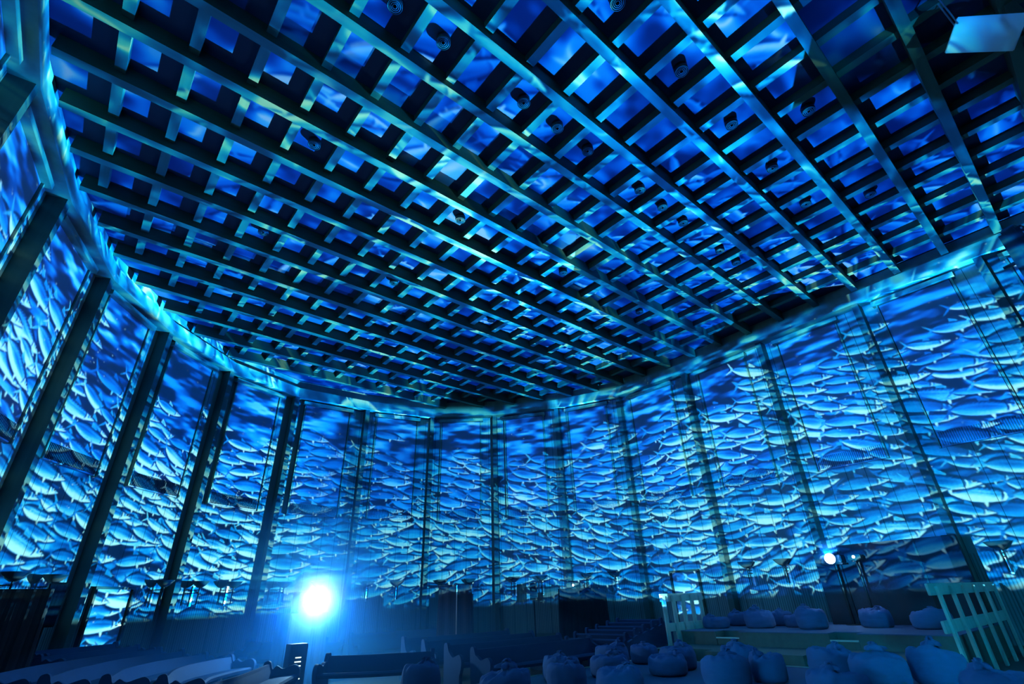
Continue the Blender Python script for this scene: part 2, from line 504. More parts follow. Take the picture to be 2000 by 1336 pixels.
# ------------------------------------------------------------------ floor, walls, ceiling
bm = BM()
nx, ny = 46, 62
grid = [[bm.verts.new((-3.6 + 22.8 * i / nx, -7.2 + 30.4 * j / ny, 0)) for j in range(ny + 1)] for i in range(nx + 1)]
for row in grid:
    for v in row: v.co.z = floor_z(v.co.x, v.co.y)
for i in range(nx):
    for j in range(ny):
        bm.faces.new((grid[i][j], grid[i + 1][j], grid[i + 1][j + 1], grid[i][j + 1]))
tag(obj('floor', bm, M_FLOOR), 'dark floor rising gently towards the back pews', 'floor', kind='structure')

def wall_part(name, i0, i1, label):
    bm = BM(); uvl = bm.loops.layers.uv.new('UVMap')
    out = offset_line(POSTS, .62)
    def quad(pts, uvs):
        f = bm.faces.new([bm.verts.new(p) for p in pts])
        for l, u in zip(f.loops, uvs): l[uvl].uv = u
    for i in range(i0, i1):
        a, b = WALL[i], WALL[i + 1]; s0, s1 = SCUM[i], SCUM[i + 1]
        quad([(*a, 0), (*b, 0), (*b, H_PANEL + .1), (*a, H_PANEL + .1)], [(s0, 0), (s1, 0), (s1, 11), (s0, 11)])
        c, d = out[i], out[i + 1]
        quad([(*d, 0), (*c, 0), (*c, H_PANEL + .1), (*d, H_PANEL + .1)], [(s1, 0), (s0, 0), (s0, 11), (s1, 11)])
    return tag(obj(name, bm, M_WALL), label, 'wall', kind='structure')
wall_part('wall_left', 0, 10, 'board-clad left wall lit with projected fish')
wall_part('wall_far', 10, 15, 'board-clad curved far wall lit with projected fish')
wall_part('wall_right', 15, NP_ - 1, 'board-clad right wall behind the stage lit with projected fish')
bm = BM()
box(bm, (7.7, -7.3, 5.5), (22.6, .3, 11.1))
tag(obj('wall_rear', bm, M_DARKFRAME), 'dark wall behind the viewpoint', 'wall', kind='structure')

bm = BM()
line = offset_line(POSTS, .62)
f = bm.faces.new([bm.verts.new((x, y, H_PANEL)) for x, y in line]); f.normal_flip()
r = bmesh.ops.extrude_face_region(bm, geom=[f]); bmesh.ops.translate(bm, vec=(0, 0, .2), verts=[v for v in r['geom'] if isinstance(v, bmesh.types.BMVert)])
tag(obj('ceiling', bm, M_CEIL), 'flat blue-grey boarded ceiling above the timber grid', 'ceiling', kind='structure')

bm = BM()
sweep(bm, POSTS, [(.05, H_CORN), (.05, H_CORN + .42), (-.08, H_CORN + .42), (-.08, H_PANEL - .02), (-.42, H_PANEL - .02), (-.42, H_CORN)])
tag(obj('trim_1', bm, W_TRIM), 'stepped timber cornice band running round the top of the walls', 'cornice', kind='structure')
bm = BM()
sweep(bm, WALL, [(.0, 0), (.0, .14), (.03, .14), (.03, 0)])
tag(obj('baseboard_left', bm, W_POST), 'low timber skirting along the foot of the walls', 'skirting', kind='structure')

# posts
vis = 0
for i in range(NP_):
    p, t, n = (frame_at(i, 0, POSTS) if i < NP_ - 1 else frame_at(i - 1, 1, POSTS))
    if 0 < i < NP_ - 1:
        t = (Vector(POSTS[i + 1]) - Vector(POSTS[i - 1])).normalized(); n = Vector((t.y, -t.x))
    bm = BM(); c = p - n * .21
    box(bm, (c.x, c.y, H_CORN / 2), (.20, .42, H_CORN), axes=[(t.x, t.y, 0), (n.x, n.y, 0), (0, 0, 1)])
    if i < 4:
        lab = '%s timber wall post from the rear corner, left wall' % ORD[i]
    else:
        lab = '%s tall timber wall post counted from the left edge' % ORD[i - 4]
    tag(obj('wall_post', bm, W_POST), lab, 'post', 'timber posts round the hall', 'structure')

# tall panels between the posts
Z0P, Z1P = 3.52 + CH, 8.33 + CH
for i in range(3, NP_ - 2):
    f0, f1 = (.16, .77)
    a, t, n = frame_at(i, f0); b, _, _ = frame_at(i, f1)
    w = (b - a).length; c = (a + b) / 2
    ax = [(t.x, t.y, 0), (n.x, n.y, 0), (0, 0, 1)]
    side = 'left wall' if i < 10 else ('curved far wall' if i < 15 else 'right wall')
    k = i - 3 if i < 10 else (i - 10 if i < 15 else i - 15)
    th = thing('acoustic_panel', '%s tall pale wall panel from the left on the %s' % (ORD[k], side), 'panel', (c.x, c.y, Z0P), 0, 'tall panels between the posts', 'structure')
    off = Vector((c.x, c.y, Z0P))
    def L(u, d, z): return (t.x * u + n.x * d, t.y * u + n.y * d, z)
    h = Z1P - Z0P
    bm = BM(); box(bm, L(0, .05, h / 2), (w - .10, .10, h - .02), axes=ax); bd = obj('board', bm, M_PANEL, th)
    bm = BM()
    box(bm, L(-w / 2, .075, h / 2), (.05, .15, h), axes=ax); box(bm, L(w / 2, .075, h / 2), (.05, .15, h), axes=ax)
    obj('side_trim', bm, W_TRIM, th)
    bm = BM(); box(bm, L(0, .13, h + .07), (w + .22, .26, .14), axes=ax); obj('header_board', bm, W_TRIM, th)
    bm = BM(); nb = 34
    for q in range(nb):
        box(bm, L(-w / 2 + .10 + (w - .20) * q / (nb - 1), .11, .24), (.020, .03, .40), axes=ax)
    obj('vent_grille', bm, M_GRILLE, bd)

# doors
for nm, (i, f0, f1, top), lab in (('door_1', DOOR_L, 'pale door with dark frame behind the left pews'), ('door_2', DOOR_R, 'pale door with dark frame behind the small railing')):
    a, t, n = frame_at(i, f0); b, _, _ = frame_at(i, f1); w = (b - a).length; c = (a + b) / 2
    ax = [(t.x, t.y, 0), (n.x, n.y, 0), (0, 0, 1)]
    fz = floor_z(c.x, c.y)
    th = thing(nm, lab, 'door', (c.x, c.y, fz), 0, kind='structure')
    def L(u, d, z): return (t.x * u + n.x * d, t.y * u + n.y * d, z)
    top -= fz
    bm = BM(); box(bm, L(0, .03, top / 2), (w - .1, .06, top), axes=ax); leaf = obj('door_leaf', bm, M_DOOR, th)
    bm = BM()
    box(bm, L(-w / 2, .06, top / 2), (.07, .14, top), axes=ax); box(bm, L(w / 2, .06, top / 2), (.07, .14, top), axes=ax)
    box(bm, L(0, .06, top + .03), (w + .07, .14, .07), axes=ax); obj('door_frame', bm, M_DARKFRAME, th)
    bm = BM(); box(bm, L(w / 2 - .16, .09, 1.02), (.12, .05, .03), axes=ax); obj('door_handle', bm, M_STEEL, leaf)

# ceiling beams with the cross joists they carry
def span_x(y, line):
    """x range of the hall at depth y"""
    xs = []
    for i in range(len(line) - 1):
        (ax, ay), (bx, by) = line[i], line[i + 1]
        if (ay - y) * (by - y) <= 0 and ay != by:
            xs.append(ax + (bx - ax) * (y - ay) / (by - ay))
    return (min(xs), max(xs)) if len(xs) >= 2 else None
BY = [.414 + 1.2537 * k for k in range(-5, 17)]
vis = [k for k in range(len(BY)) if span_x(BY[k], RING)]
JX = [.26 + 1.0 * j for j in range(-4, 19)]
for n_, k in enumerate(vis):
    y = BY[k]
    x0, x1 = span_x(y, RING)
    lab = '%s long timber ceiling beam counted from the curved far wall' % ORD[len(vis) - 1 - n_]
    th = thing('ceiling_beam', lab, 'beam', ((x0 + x1) / 2, y, H_BEAM), 0, 'parallel timber ceiling beams', 'structure')
    ox = (x0 + x1) / 2
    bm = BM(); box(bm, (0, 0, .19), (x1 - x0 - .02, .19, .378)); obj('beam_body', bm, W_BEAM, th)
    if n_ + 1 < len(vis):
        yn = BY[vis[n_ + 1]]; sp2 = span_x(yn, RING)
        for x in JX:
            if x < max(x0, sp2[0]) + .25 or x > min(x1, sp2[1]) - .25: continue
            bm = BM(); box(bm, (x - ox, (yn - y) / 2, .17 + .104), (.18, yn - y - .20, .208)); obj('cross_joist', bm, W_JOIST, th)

# round downlights in the grid
def downlight(cx, y, row, col):
    th = thing('ceiling_downlight', 'round ringed downlight in the ceiling grid, %s in the %s row from the camera' % (col, row), 'downlight', (cx, y, H_PANEL), 0, 'ringed ceiling downlights', None)
    bm = BM(); lathe(bm, [(.0, 0), (.135, 0), (.135, -.14), (.118, -.14), (.118, -.04), (0, -.04)], 24); hs = obj('housing', bm, M_BLACK, th, True)
    bm = BM()
    for r in (.095, .065, .035): lathe(bm, [(r, -.135), (r + .012, -.135), (r + .012, -.06), (r, -.06), (r, -.135)], 24)
    obj('baffle_rings', bm, M_BOWL, hs, True)
ROWS = [('nearest', 1.04, [9.76, 13.76, 5.76]), ('second', 2.29, [4.76, 6.76, 8.76, 10.76, 12.76]), ('third', 4.80, [1.76, 2.76, 4.76, 5.76, 6.76, 8.76, 9.76, 10.76, 12.76, 13.76]),
        ('fourth', 8.56, [1.76, 5.76, 9.76, 13.76]), ('fifth', 12.32, [1.76, 5.76, 9.76])]
for row, y, xs in ROWS:
    for q, x in enumerate(sorted(xs)): downlight(x, y, row, ORD[q])

# ------------------------------------------------------------------ stage, platform, railings
th = thing('stage', 'low two-tier wooden stage with cut-in steps in front of the black partition', 'stage', (13.6, 6, 0))
def prism(bm, poly, z0, z1, off=(13.6, 6)):
    vb = [bm.verts.new((x - off[0], y - off[1], z0)) for x, y in poly]; vt = [bm.verts.new((x - off[0], y - off[1], z1)) for x, y in poly]
    n = len(poly)
    bm.faces.new(vt); bm.faces.new(vb[::-1])
    for k in range(n): bm.faces.new((vb[k], vb[(k + 1) % n], vt[(k + 1) % n], vt[k]))
    bmesh.ops.recalc_face_normals(bm, faces=bm.faces)
def notched(x, ya, yb, back, notches, depth):
    pts = [(x, ya)]
    for n0, n1 in notches: pts += [(x, n0), (x + depth, n0), (x + depth, n1), (x, n1)]
    return pts + [(x, yb), (back, yb), (back, ya)]
N1 = [(4.62, 5.20), (7.30, 7.95)]
bm = BM(); prism(bm, notched(13.62, 2.85, 8.96, 18.2, N1, .45), .0, .63); obj('upper_tier', bm, W_STAGE, th)
bm = BM(); prism(bm, notched(13.60, 2.85, 8.96, 18.2, N1, .45), .63, .65); obj('stage_carpet', bm, M_CARPET, th)
bm = BM(); prism(bm, notched(12.05, 2.83, 8.90, 13.62, [(4.7, 5.2), (7.4, 7.95)], .4), .0, .34); obj('lower_tier', bm, W_STAGE, th)
for n0, n1 in N1:
    bm = BM(); box(bm, (13.84 - 13.6, (n0 + n1) / 2 - 6, .25), (.42, n1 - n0 - .02, .50)); obj('step', bm, W_STAGE, th)
    bm = BM(); box(bm, (13.62 - 13.6, (n0 + n1) / 2 - 6, .505), (.05, n1 - n0 - .02, .03)); obj('step_nosing', bm, W_RAIL, th)

th = thing('floor_platform', 'broad carpeted platform in the middle of the hall carrying the bean bags', 'platform', (6.5, 2, 0))
P_ = [(2.2, -4.5), (11.08, -4.5), (11.08, 6.2), (10.85, 6.95), (10.4, 8.25), (2.2, 8.25)]
bm = BM(); prism(bm, P_, 0, .235, (6.5, 2)); obj('platform_base', bm, W_STAGE, th)
bm = BM(); prism(bm, [(x * 1.0, y) for x, y in P_], .235, .25, (6.5, 2)); obj('carpet_top', bm, M_CARPET, th)
bm = BM(); line = [(2.2, 8.25), (10.4, 8.25), (10.85, 6.95), (11.08, 6.2), (11.08, -4.5)]
sweep(bm, [(x - 6.5, y - 2) for x, y in line], [(-.02, .20), (-.02, .262), (.04, .262), (.04, .20)]); obj('edge_strip', bm, W_RAIL, th)

def railing(x0, x1, y, ztop, zmid, zbot, nb, label, y1=None, first=.18):
    y1 = y if y1 is None else y1
    d = Vector((x1 - x0, y1 - y)); ln = d.length; ang = math.atan2(d.y, d.x)
    th = thing('stage_railing', label, 'railing', (x0, y, 0), ang, 'wooden stage railings')
    bm = BM(); box(bm, (ln / 2, .05, ztop - .07), (ln, .05, .20), bevel=.008); obj('top_rail', bm, W_RAIL, th)
    bm = BM(); box(bm, (ln / 2 + .05, .05, zmid), (ln - .1, .05, .20), bevel=.008); obj('lower_rail', bm, W_RAIL, th)
    for k in range(nb):
        u = first + (ln - first - .2) * k / max(1, nb - 1)
        bm = BM(); box(bm, (u, 0, (ztop - .02 + zbot) / 2), (.15, .05, ztop - .02 - zbot), bevel=.006); obj('baluster', bm, W_RAIL, th)
railing(12.30, 17.7, 2.72, CH + .02, .84, .0, 6, 'pine railing with broad slats beside the right end of the stage', y1=2.60, first=.42)
railing(13.05, 15.2, 9.04, CH + .03, .74, .0, 5, 'short pine railing in front of the door left of the stage', first=.08)

# black partition at the back of the stage
th = thing('stage_partition', 'wide black partition standing behind the bean bags on the stage', 'partition', (17.0, 4.6, .655))
bm = BM(); box(bm, (0, 1.33, .91), (.10, .66, 1.82)); obj('low_panel', bm, M_SCREEN, th)
bm = BM(); box(bm, (0, -.25, .985), (.10, 2.46, 1.97)); obj('main_panel', bm, M_SCREEN, th)
bm = BM(); box(bm, (-.03, -.86, .985), (.10, .05, 1.97)); obj('joint_strip', bm, M_BLACK, th)
bm = BM(); box(bm, (.02, -1.62, .99), (.16, .28, 1.98)); obj('end_panel', bm, M_DRAPE, th)

# ------------------------------------------------------------------ pews
def pew(top_line, zback, label, cat='pew', group='curved wooden pews', ends=(True, True), seat_h=.44, inward=1):
    """top_line: plan line of the top of the back; seat lies to the right of its direction (inward=1)"""
    pts = resample(top_line, 22)
    if inward < 0: pts = pts[::-1]
    mid = pts[len(pts) // 2]; fz = floor_z(*mid)
    th = thing('pew', label, cat, (mid[0], mid[1], fz), 0, group)
    loc = [(x - mid[0], y - mid[1]) for x, y in pts]
    hb = zback - fz
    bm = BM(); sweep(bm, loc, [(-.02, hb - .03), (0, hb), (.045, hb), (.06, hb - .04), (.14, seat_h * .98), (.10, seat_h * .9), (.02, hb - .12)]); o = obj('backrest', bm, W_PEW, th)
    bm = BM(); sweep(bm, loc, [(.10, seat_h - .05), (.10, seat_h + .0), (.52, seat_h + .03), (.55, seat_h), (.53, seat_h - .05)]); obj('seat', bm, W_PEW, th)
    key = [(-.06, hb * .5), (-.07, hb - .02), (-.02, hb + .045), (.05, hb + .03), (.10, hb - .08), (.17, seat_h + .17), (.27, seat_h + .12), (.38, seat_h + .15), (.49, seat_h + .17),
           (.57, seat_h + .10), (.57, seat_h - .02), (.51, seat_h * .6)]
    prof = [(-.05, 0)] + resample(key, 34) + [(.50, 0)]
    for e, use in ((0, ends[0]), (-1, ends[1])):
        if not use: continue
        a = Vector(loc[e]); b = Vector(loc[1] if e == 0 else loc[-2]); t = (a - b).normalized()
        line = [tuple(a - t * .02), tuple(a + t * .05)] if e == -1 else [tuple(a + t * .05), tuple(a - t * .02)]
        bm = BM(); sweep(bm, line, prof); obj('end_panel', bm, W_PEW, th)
    return th
rows = [
    ([(1.85, 8.2), (2.1, 8.95), (2.58, 9.6), (3.42, 11.0)], .64),
    ([(1.64, 9.94), (1.93, 11.09), (2.23, 11.81), (2.77, 12.51), (3.26, 12.99)], .68),
    ([(1.02, 10.6), (1.34, 11.93), (1.81, 12.89), (2.41, 13.65), (3.01, 14.08)], .70),
    ([(.32, 10.88), (.68, 12.1), (1.28, 13.45), (1.98, 14.34), (2.69, 14.9)], .75),
    ([(-.35, 11.6), (.2, 13.1), (.79, 13.99), (1.5, 14.95), (2.38, 15.83)], .79),
    ([(.25, 15.45), (.69, 15.98), (1.35, 16.7), (2.11, 17.44)], .81),
    ([(.1, 17.2), (.85, 17.75), (1.74, 18.45)], .86),
]
for k, (ln, zb) in enumerate(rows):
    lab = ['nearest curved pew of the left block, at the bottom edge', 'second curved pew from the front in the left block', 'third curved pew from the front in the left block', 'fourth curved pew from the front in the left block',
           'fifth curved pew from the front, beside the black draped box', 'sixth curved pew from the front, in front of the left door', 'rearmost curved pew of the left block, before the left door'][k]
    pew(ln, zb, lab)
# middle-left block, deep in the blue haze
for k, d in enumerate([0, 4.3, 5.3]):
    pew([(4.45 - .02 * k, 10.75 + d), (5.1, 10.15 + d), (6.05, 9.65 + d)], .70 + .04 * k,
        '%s pew from the front in the hazy block beside the bright projector' % ORD[k])
# middle block facing the platform
for k, d in enumerate([0, .98, 1.96, 2.94, 5.9]):
    pew([(6.50 + .05 * k, 8.86 + d), (8.1, 8.82 + d), (9.72, 8.86 + d)], .72 + .035 * k,
        'long straight pew at the front facing the carpeted platform' if k == 0 else '%s pew behind the long front pew, middle block' % ORD[k - 1], inward=1)
# right block: rows seen end-on beside the small railing
for k, (x, y, zb) in enumerate([(10.5, 8.62, .64), (11.3, 9.06, .69), (12.1, 9.36, .74), (12.95, 9.72, .78), (13.9, 10.1, .83), (14.8, 10.42, .87)]):
    pew([(x, y), (x - .02, y + .8), (x - .08, y + 1.6)], zb,
        '%s pew from the left in the dark block beside the small railing' % ORD[k], inward=1)

# ------------------------------------------------------------------ bean bags
from mathutils import noise as mnoise
def bean_bag(x, y, z, diam, h, seed, label, group):
    rnd = random.Random(seed)
    rot = rnd.random() * 6.28
    th = thing('bean_bag', label, 'bean bag', (x, y, z), rot, group)
    n = 72; R = diam / 2
    prof = [(0, 0), (.5, 0), (.86, .01), (.95, .07), (.99, .16), (1.0, .26), (1.01, .36), (1.01, .46), (1.0, .56), (.985, .65), (.96, .73), (.92, .80), (.86, .85), (.78, .88),
            (.68, .89), (.58, .88), (.48, .87), (.38, .86), (.28, .86), (.18, .86), (.08, .86), (0, .86)]
    ph = [rnd.random() * 6.28 for _ in range(4)]; off = Vector((seed * 3.7, seed * 1.3, 0))
    tilt = rnd.uniform(0, .14); tph = rnd.random() * 6.28
    hx, hy, ha = rnd.uniform(-.45, .45), rnd.uniform(-.45, .45), rnd.random() * 3.14      # the flopped-over hood
    hood = rnd.uniform(.10, .26)
    def height(px, py, z0, top):
        d = Vector((px - hx, py - hy)); u = d.x * math.cos(ha) + d.y * math.sin(ha); v = -d.x * math.sin(ha) + d.y * math.cos(ha)
        g = math.exp(-(u / .50) ** 2 - (v / .26) ** 2)
        r1 = 1 - abs(2 * mnoise.noise(Vector((px * 2.2, py * 2.2, 0)) + off)); r2 = 1 - abs(2 * mnoise.noise(Vector((px * 5, py * 5, 3)) + off))
        return top * (hood * g + .11 * (r1 - .6) + .05 * (r2 - .6))
    bm = BM(); rings = []
    for r0, z0 in prof:
        ring = []
        for k in range(n):
            a = 2 * math.pi * k / n; ca, sa = math.cos(a), math.sin(a)
            top = max(0.0, min(1.0, (z0 - .66) / .20))
            w = mnoise.noise(Vector((ca * 1.1, sa * 1.1, z0 * 7)) + off) * .035 + mnoise.noise(Vector((ca * 3.2, sa * 3.2, z0 * 2.5)) + off) * .03
            rr = r0 * (1 + .03 * math.sin(2 * a + ph[0]) + w * (r0 > .3) + .035 * top * (1 - abs(2 * mnoise.noise(Vector((ca * 4, sa * 4, 9)) + off))))
            zz = z0 + height(r0 * ca, r0 * sa, z0, top) + tilt * z0 * r0 * math.cos(a - tph)
            ring.append(bm.verts.new((rr * R * ca, rr * R * sa, max(0, zz) * h)))
        rings.append(ring)
    for a, b in zip(rings[:-1], rings[1:]):
        for k in range(n): bm.faces.new((a[k], a[(k + 1) % n], b[(k + 1) % n], b[k]))
    bmesh.ops.remove_doubles(bm, verts=bm.verts, dist=1e-4)
    bmesh.ops.recalc_face_normals(bm, faces=bm.faces)
    obj('bag_body', bm, M_BAG, th, True)
    # gathered closure lying on the crumpled top
    bm = BM(); rings = []
    for r0, z0 in [(.30, -.06), (.27, .03), (.20, .07), (.13, .09), (.10, .12), (.13, .15), (.07, .17), (0, .17)]:
        ring = []
        for q in range(30):
            a = 2 * math.pi * q / 30
            k = 1 + .25 * math.sin(5 * a + ph[1]) + .15 * math.sin(9 * a + ph[2])
            px, py = hx * .8 + r0 * k * math.cos(a) * 1.3 + .5 * max(0, z0) * math.cos(ha), hy * .8 + r0 * k * math.sin(a) + .5 * max(0, z0) * math.sin(ha)
            ring.append(bm.verts.new((R * px, R * py, h * (.86 + height(hx * .8, hy * .8, .86, 1) * .9 + z0 * (1 + .2 * math.sin(3 * a + ph[3]))))))
        rings.append(ring)
    for a, b in zip(rings[:-1], rings[1:]):
        for k in range(30): bm.faces.new((a[k], a[(k + 1) % 30], b[(k + 1) % 30], b[k]))
    bmesh.ops.remove_doubles(bm, verts=bm.verts, dist=1e-4)
    bmesh.ops.recalc_face_normals(bm, faces=bm.faces)
    obj('gathered_top', bm, M_BAG, th, True)
ZB = .25
BAGS = [(4.75, 7.85, .61, .47, 'bean bag with a tall flap beside the scrolled pew end'), (5.20, 6.36, .70, .43, 'bean bag at the bottom edge in front of the middle pew end'),
        (7.29, 7.34, .66, .40, 'bean bag with raised hood before the long front pew'), (6.75, 6.70, .62, .36, 'dark bean bag leaning against the hooded bean bag'),
        (8.20, 7.02, .70, .35, 'plump bean bag behind the pointed front bean bag'), (6.75, 5.61, .70, .37, 'bean bag with pointed top at the bottom edge'),
        (9.10, 7.70, .66, .42, 'dark bean bag beside the end of the long front pew'), (10.15, 7.68, .58, .36, 'small bean bag at the far platform corner by the dark pew ends'),
        (8.93, 6.28, .70, .33, 'bean bag right of the pointed one, front row'), (9.66, 6.54, .69, .40, 'bean bag behind the front row, below the small railing'),
        (8.45, 4.88, .74, .42, 'large bean bag with crumpled top, centre front'), (9.95, 5.42, .66, .44, 'bean bag standing behind the crumpled one, below the stage'),
        (9.16, 4.55, .56, .40, 'dark bean bag right of the crumpled one'), (10.35, 4.02, .70, .42, 'bean bag with a folded hood before the right stage steps'),
        (9.70, 3.14, .76, .42, 'dark peaked bean bag before the right stage steps'), (8.13, 3.15, .72, .34, 'low bean bag at the bottom edge, right of centre'),
        (10.22, 2.52, .70, .47, 'tall round bean bag alone before the right railing'), (8.6, 1.62, .70, .38, 'bean bag cut by the bottom right corner'), (10.4, 1.12, .7, .46, 'bean bag cut by the right edge below the railing')]
for k, (x, y, d, h, lab) in enumerate(BAGS): bean_bag(x, y, ZB, d, h, 40 + k, lab, 'bean bags on the platform')
SB = [(14.79, 8.55, .70, .30, 'bean bag nearest the small railing on the stage'), (16.1, 8.50, .72, .38, 'bean bag further back behind the small railing'), (15.11, 7.43, .74, .44, 'pale bean bag left of centre on the stage'),
      (16.3, 7.35, .60, .38, 'dark bean bag behind the pale one on the stage'), (15.60, 6.72, .5, .30, 'small bean bag mostly behind the dark peaked one on stage'), (14.99, 6.02, .72, .48, 'dark peaked bean bag at the middle of the stage'),
      (15.87, 4.85, .72, .43, 'bean bag with upright tuft in front of the black partition'), (15.54, 3.64, .80, .40, 'wide slumped bean bag behind the right railing')]
for k, (x, y, d, h, lab) in enumerate(SB): bean_bag(x, y, .65, d, h, 90 + k, lab, 'bean bags on the stage')

# ------------------------------------------------------------------ wall sconces
def sconce(i, f, label):
    p, t, n = frame_at(i, f); zt = CH + .97
    th = thing('wall_sconce', label, 'wall lamp', (p.x, p.y, zt), math.atan2(t.y, t.x), 'bowl lamps along the walls')
    s = -1                                   # local -y points into the hall
    bm = BM(); lathe(bm, [(0, -.20), (.07, -.20), (.17, -.13), (.26, -.02), (.27, 0), (.24, 0), (.15, -.10), (0, -.16)], 24, (0, s * .36, 0)); obj('bowl', bm, M_BOWL, th, True)
    bm = BM(); cyl(bm, (0, s * .36, -.72), .022, .022, .55, 10); obj('stem', bm, M_BLACK, th)
    bm = BM(); box(bm, (0, s * .02, -.45), (.06, .04, .62)); wp = obj('wall_plate', bm, M_STEEL, th)
    bm = BM(); box(bm, (0, s * .19, -.27), (.025, .36, .025)); box(bm, (0, s * .19, -.36), (.025, .36, .025)); obj('bracket_bar', bm, M_BLACK, wp)
nl = 0
for i in range(6, 19):
    for f, w in ((.25, 'left'), (.62, 'right')):
        if i in (8, 15) : f = f if w == 'right' and i == 15 else f
        if i == 8 and w == 'left': continue
        if i == 8: f = .82
        if i == 15: continue
        sconce(i, f, '%s bowl wall lamp counted from the left along the walls' % ORD[nl]); nl += 1

# ------------------------------------------------------------------ projector towers, projectors, loudspeakers
def tower(name, x, y, w, d, h, rz, label, slit=False, zbase=None):
    z = floor_z(x, y) if zbase is None else zbase
    th = thing(name, label, 'draped stand', (x, y, z), rz, 'black draped stands')
    bm = BM(); n = 26
    # drape with soft vertical folds
    pts = []
    per = 2 * (w + d)
    for k in range(72):
        q = per * k / 72
        if q < w: px, py, nx_, ny_ = -w / 2 + q, -d / 2, 0, -1
        elif q < w + d: px, py, nx_, ny_ = w / 2, -d / 2 + q - w, 1, 0
        elif q < 2 * w + d: px, py, nx_, ny_ = w / 2 - (q - w - d), d / 2, 0, 1
        else: px, py, nx_, ny_ = -w / 2, d / 2 - (q - 2 * w - d), -1, 0
        pts.append((px, py, nx_, ny_, q))
    lo, hi = [], []
    for px, py, nx_, ny_, q in pts:
        a = .022 * math.sin(q * 26); b = .012 * math.sin(q * 26 + .6)
        lo.append(bm.verts.new((px * 1.05 + nx_ * a, py * 1.05 + ny_ * a, 0))); hi.append(bm.verts.new((px + nx_ * b, py + ny_ * b, h)))
    for k in range(72): bm.faces.new((lo[k], lo[(k + 1) % 72], hi[(k + 1) % 72], hi[k]))
    bm.faces.new(hi); bm.faces.new(lo[::-1])
    bmesh.ops.recalc_face_normals(bm, faces=bm.faces)
    obj('drape', bm, M_DRAPE, th)
    if slit:
        bm = BM(); box(bm, (.04, -d / 2 - .035, h / 2), (.028, .03, h - .02)); obj('front_slit', bm, M_STEEL, th)  # raised pale strip standing in for the slit in the drape
    return th, z

def projector(key, x, y, z, rz, label, lens_r=.07, lensmat=None, light=True, size=(.46, .52, .2)):
    """body with its lens on the local +x face"""
    th = thing('projector', label, 'projector', (x, y, z), rz, 'film projectors')
    bm = BM(); box(bm, (0, 0, size[2] / 2 + .02), size, bevel=.02); hs = obj('housing', bm, M_BLACK, th)
    bm = BM(); cyl(bm, (size[0] / 2 - .01, 0, size[2] / 2 + .03), lens_r * 1.15, lens_r * 1.15, .05, 24, (1, 0, 0)); obj('lens_ring', bm, M_BLACK, hs)
    bm = BM(); bmesh.ops.create_uvsphere(bm, u_segments=24, v_segments=12, radius=lens_r, matrix=Matrix.Translation((size[0] / 2 + .04, 0, size[2] / 2 + .03)) @ Matrix.Diagonal((.35, 1, 1, 1)))
    obj('lens', bm, lensmat or M_LENS, hs, True)
    return th

def place(key, rz, lens_r, label, lensmat=None, size=(.46, .52, .2)):
    """put a projector so that its beam starts just in front of its lens"""
    x, y, z = PROJ[key]['pos']
    back = size[0] / 2 + .04 + .35 * lens_r + .05
    bx, by, bz = x - math.cos(rz) * back, y - math.sin(rz) * back, z - size[2] / 2 - .03
    p = projector(key, bx, by, bz, rz, label, lens_r, lensmat, size=size)
    if key != 'P1': projector_light(key, p)
    return p, bx, by, bz
# bright projector at the left, turned towards the hall
x, y, z = PROJ['P1']['pos']
rz1 = math.atan2(-y, -x) + .40
p1, bx, by, bz = place('P1', rz1, .19, 'bright projector shining towards the camera above the left pews', size=(.46, .60, .44))
bx -= .2 * math.cos(rz1); by -= .2 * math.sin(rz1)
tower('projector_stand', bx, by, .9, .8, bz + .02 - floor_z(bx, by), rz1 + math.pi / 2, 'black draped stand under the bright projector in the pews')
th = thing('equipment_rack', 'small rack with a column of lit slots below the bright projector', 'rack', (4.10, 11.55, floor_z(4.1, 11.55)))
bm = BM(); box(bm, (0, 0, .45), (.34, .3, .9), bevel=.01); rc = obj('rack_case', bm, M_BLACK, th)
for k in range(6):
    bm = BM(); box(bm, (0, -.155, .32 + .07 * k), (.16 - .01 * k, .01, .018)); obj('lit_slot', bm, M_LED, rc)

p2, bx, by, bz = place('P2', math.pi + .12, .13, 'bright projector at the upper left corner of the black partition', M_LENS2)
th = thing('projector_shelf', 'narrow black shelf stand holding the projector beside the partition', 'stand', (bx, by, .65))
bm = BM(); box(bm, (0, 0, bz - .65), (.34, .56, .04)); obj('shelf_top', bm, M_BLACK, th)
bm = BM(); cyl(bm, (0.12, 0, 0), .04, .04, bz - .65 - .02, 12); obj('shelf_pole', bm, M_BLACK, th)
bm = BM(); cyl(bm, (0.12, 0, 0), .2, .16, .03, 20); obj('shelf_foot', bm, M_BLACK, th)
p2b = projector('P2b', 16.5, 5.05, 2.17, math.pi + .1, 'small second projector right of the bright one at the partition', .035, M_LENS2, size=(.3, .3, .14))
th = thing('projector_bracket', 'black pole carrying the small second projector before the partition', 'stand', (16.5, 5.05, .65))
bm = BM(); cyl(bm, (0, 0, 0), .03, .03, 1.5, 12); obj('bracket_pole', bm, M_BLACK, th)
bm = BM(); cyl(bm, (0, 0, 1.51), .1, .1, .03, 16); obj('bracket_plate', bm, M_BLACK, th)

p3, bx, by, bz = place('P3', math.atan2(-.8, -1), .035, 'small projector on the wide black draped box', M_LENS2)
tower('projector_stand', bx + .3, by - .1, 1.75, .8, bz + .02 - floor_z(bx + .3, by - .1), -.72, 'wide black draped box in the middle rear pews')
p4, bx, by, bz = place('P4', math.atan2(1, .25), .06, 'unseen projector behind the viewpoint that lights the far wall', M_LENS2)
tower('projector_stand', bx, by, .9, .8, bz + .02 - .25, 0, 'unseen black draped stand behind the viewpoint', zbase=.25)

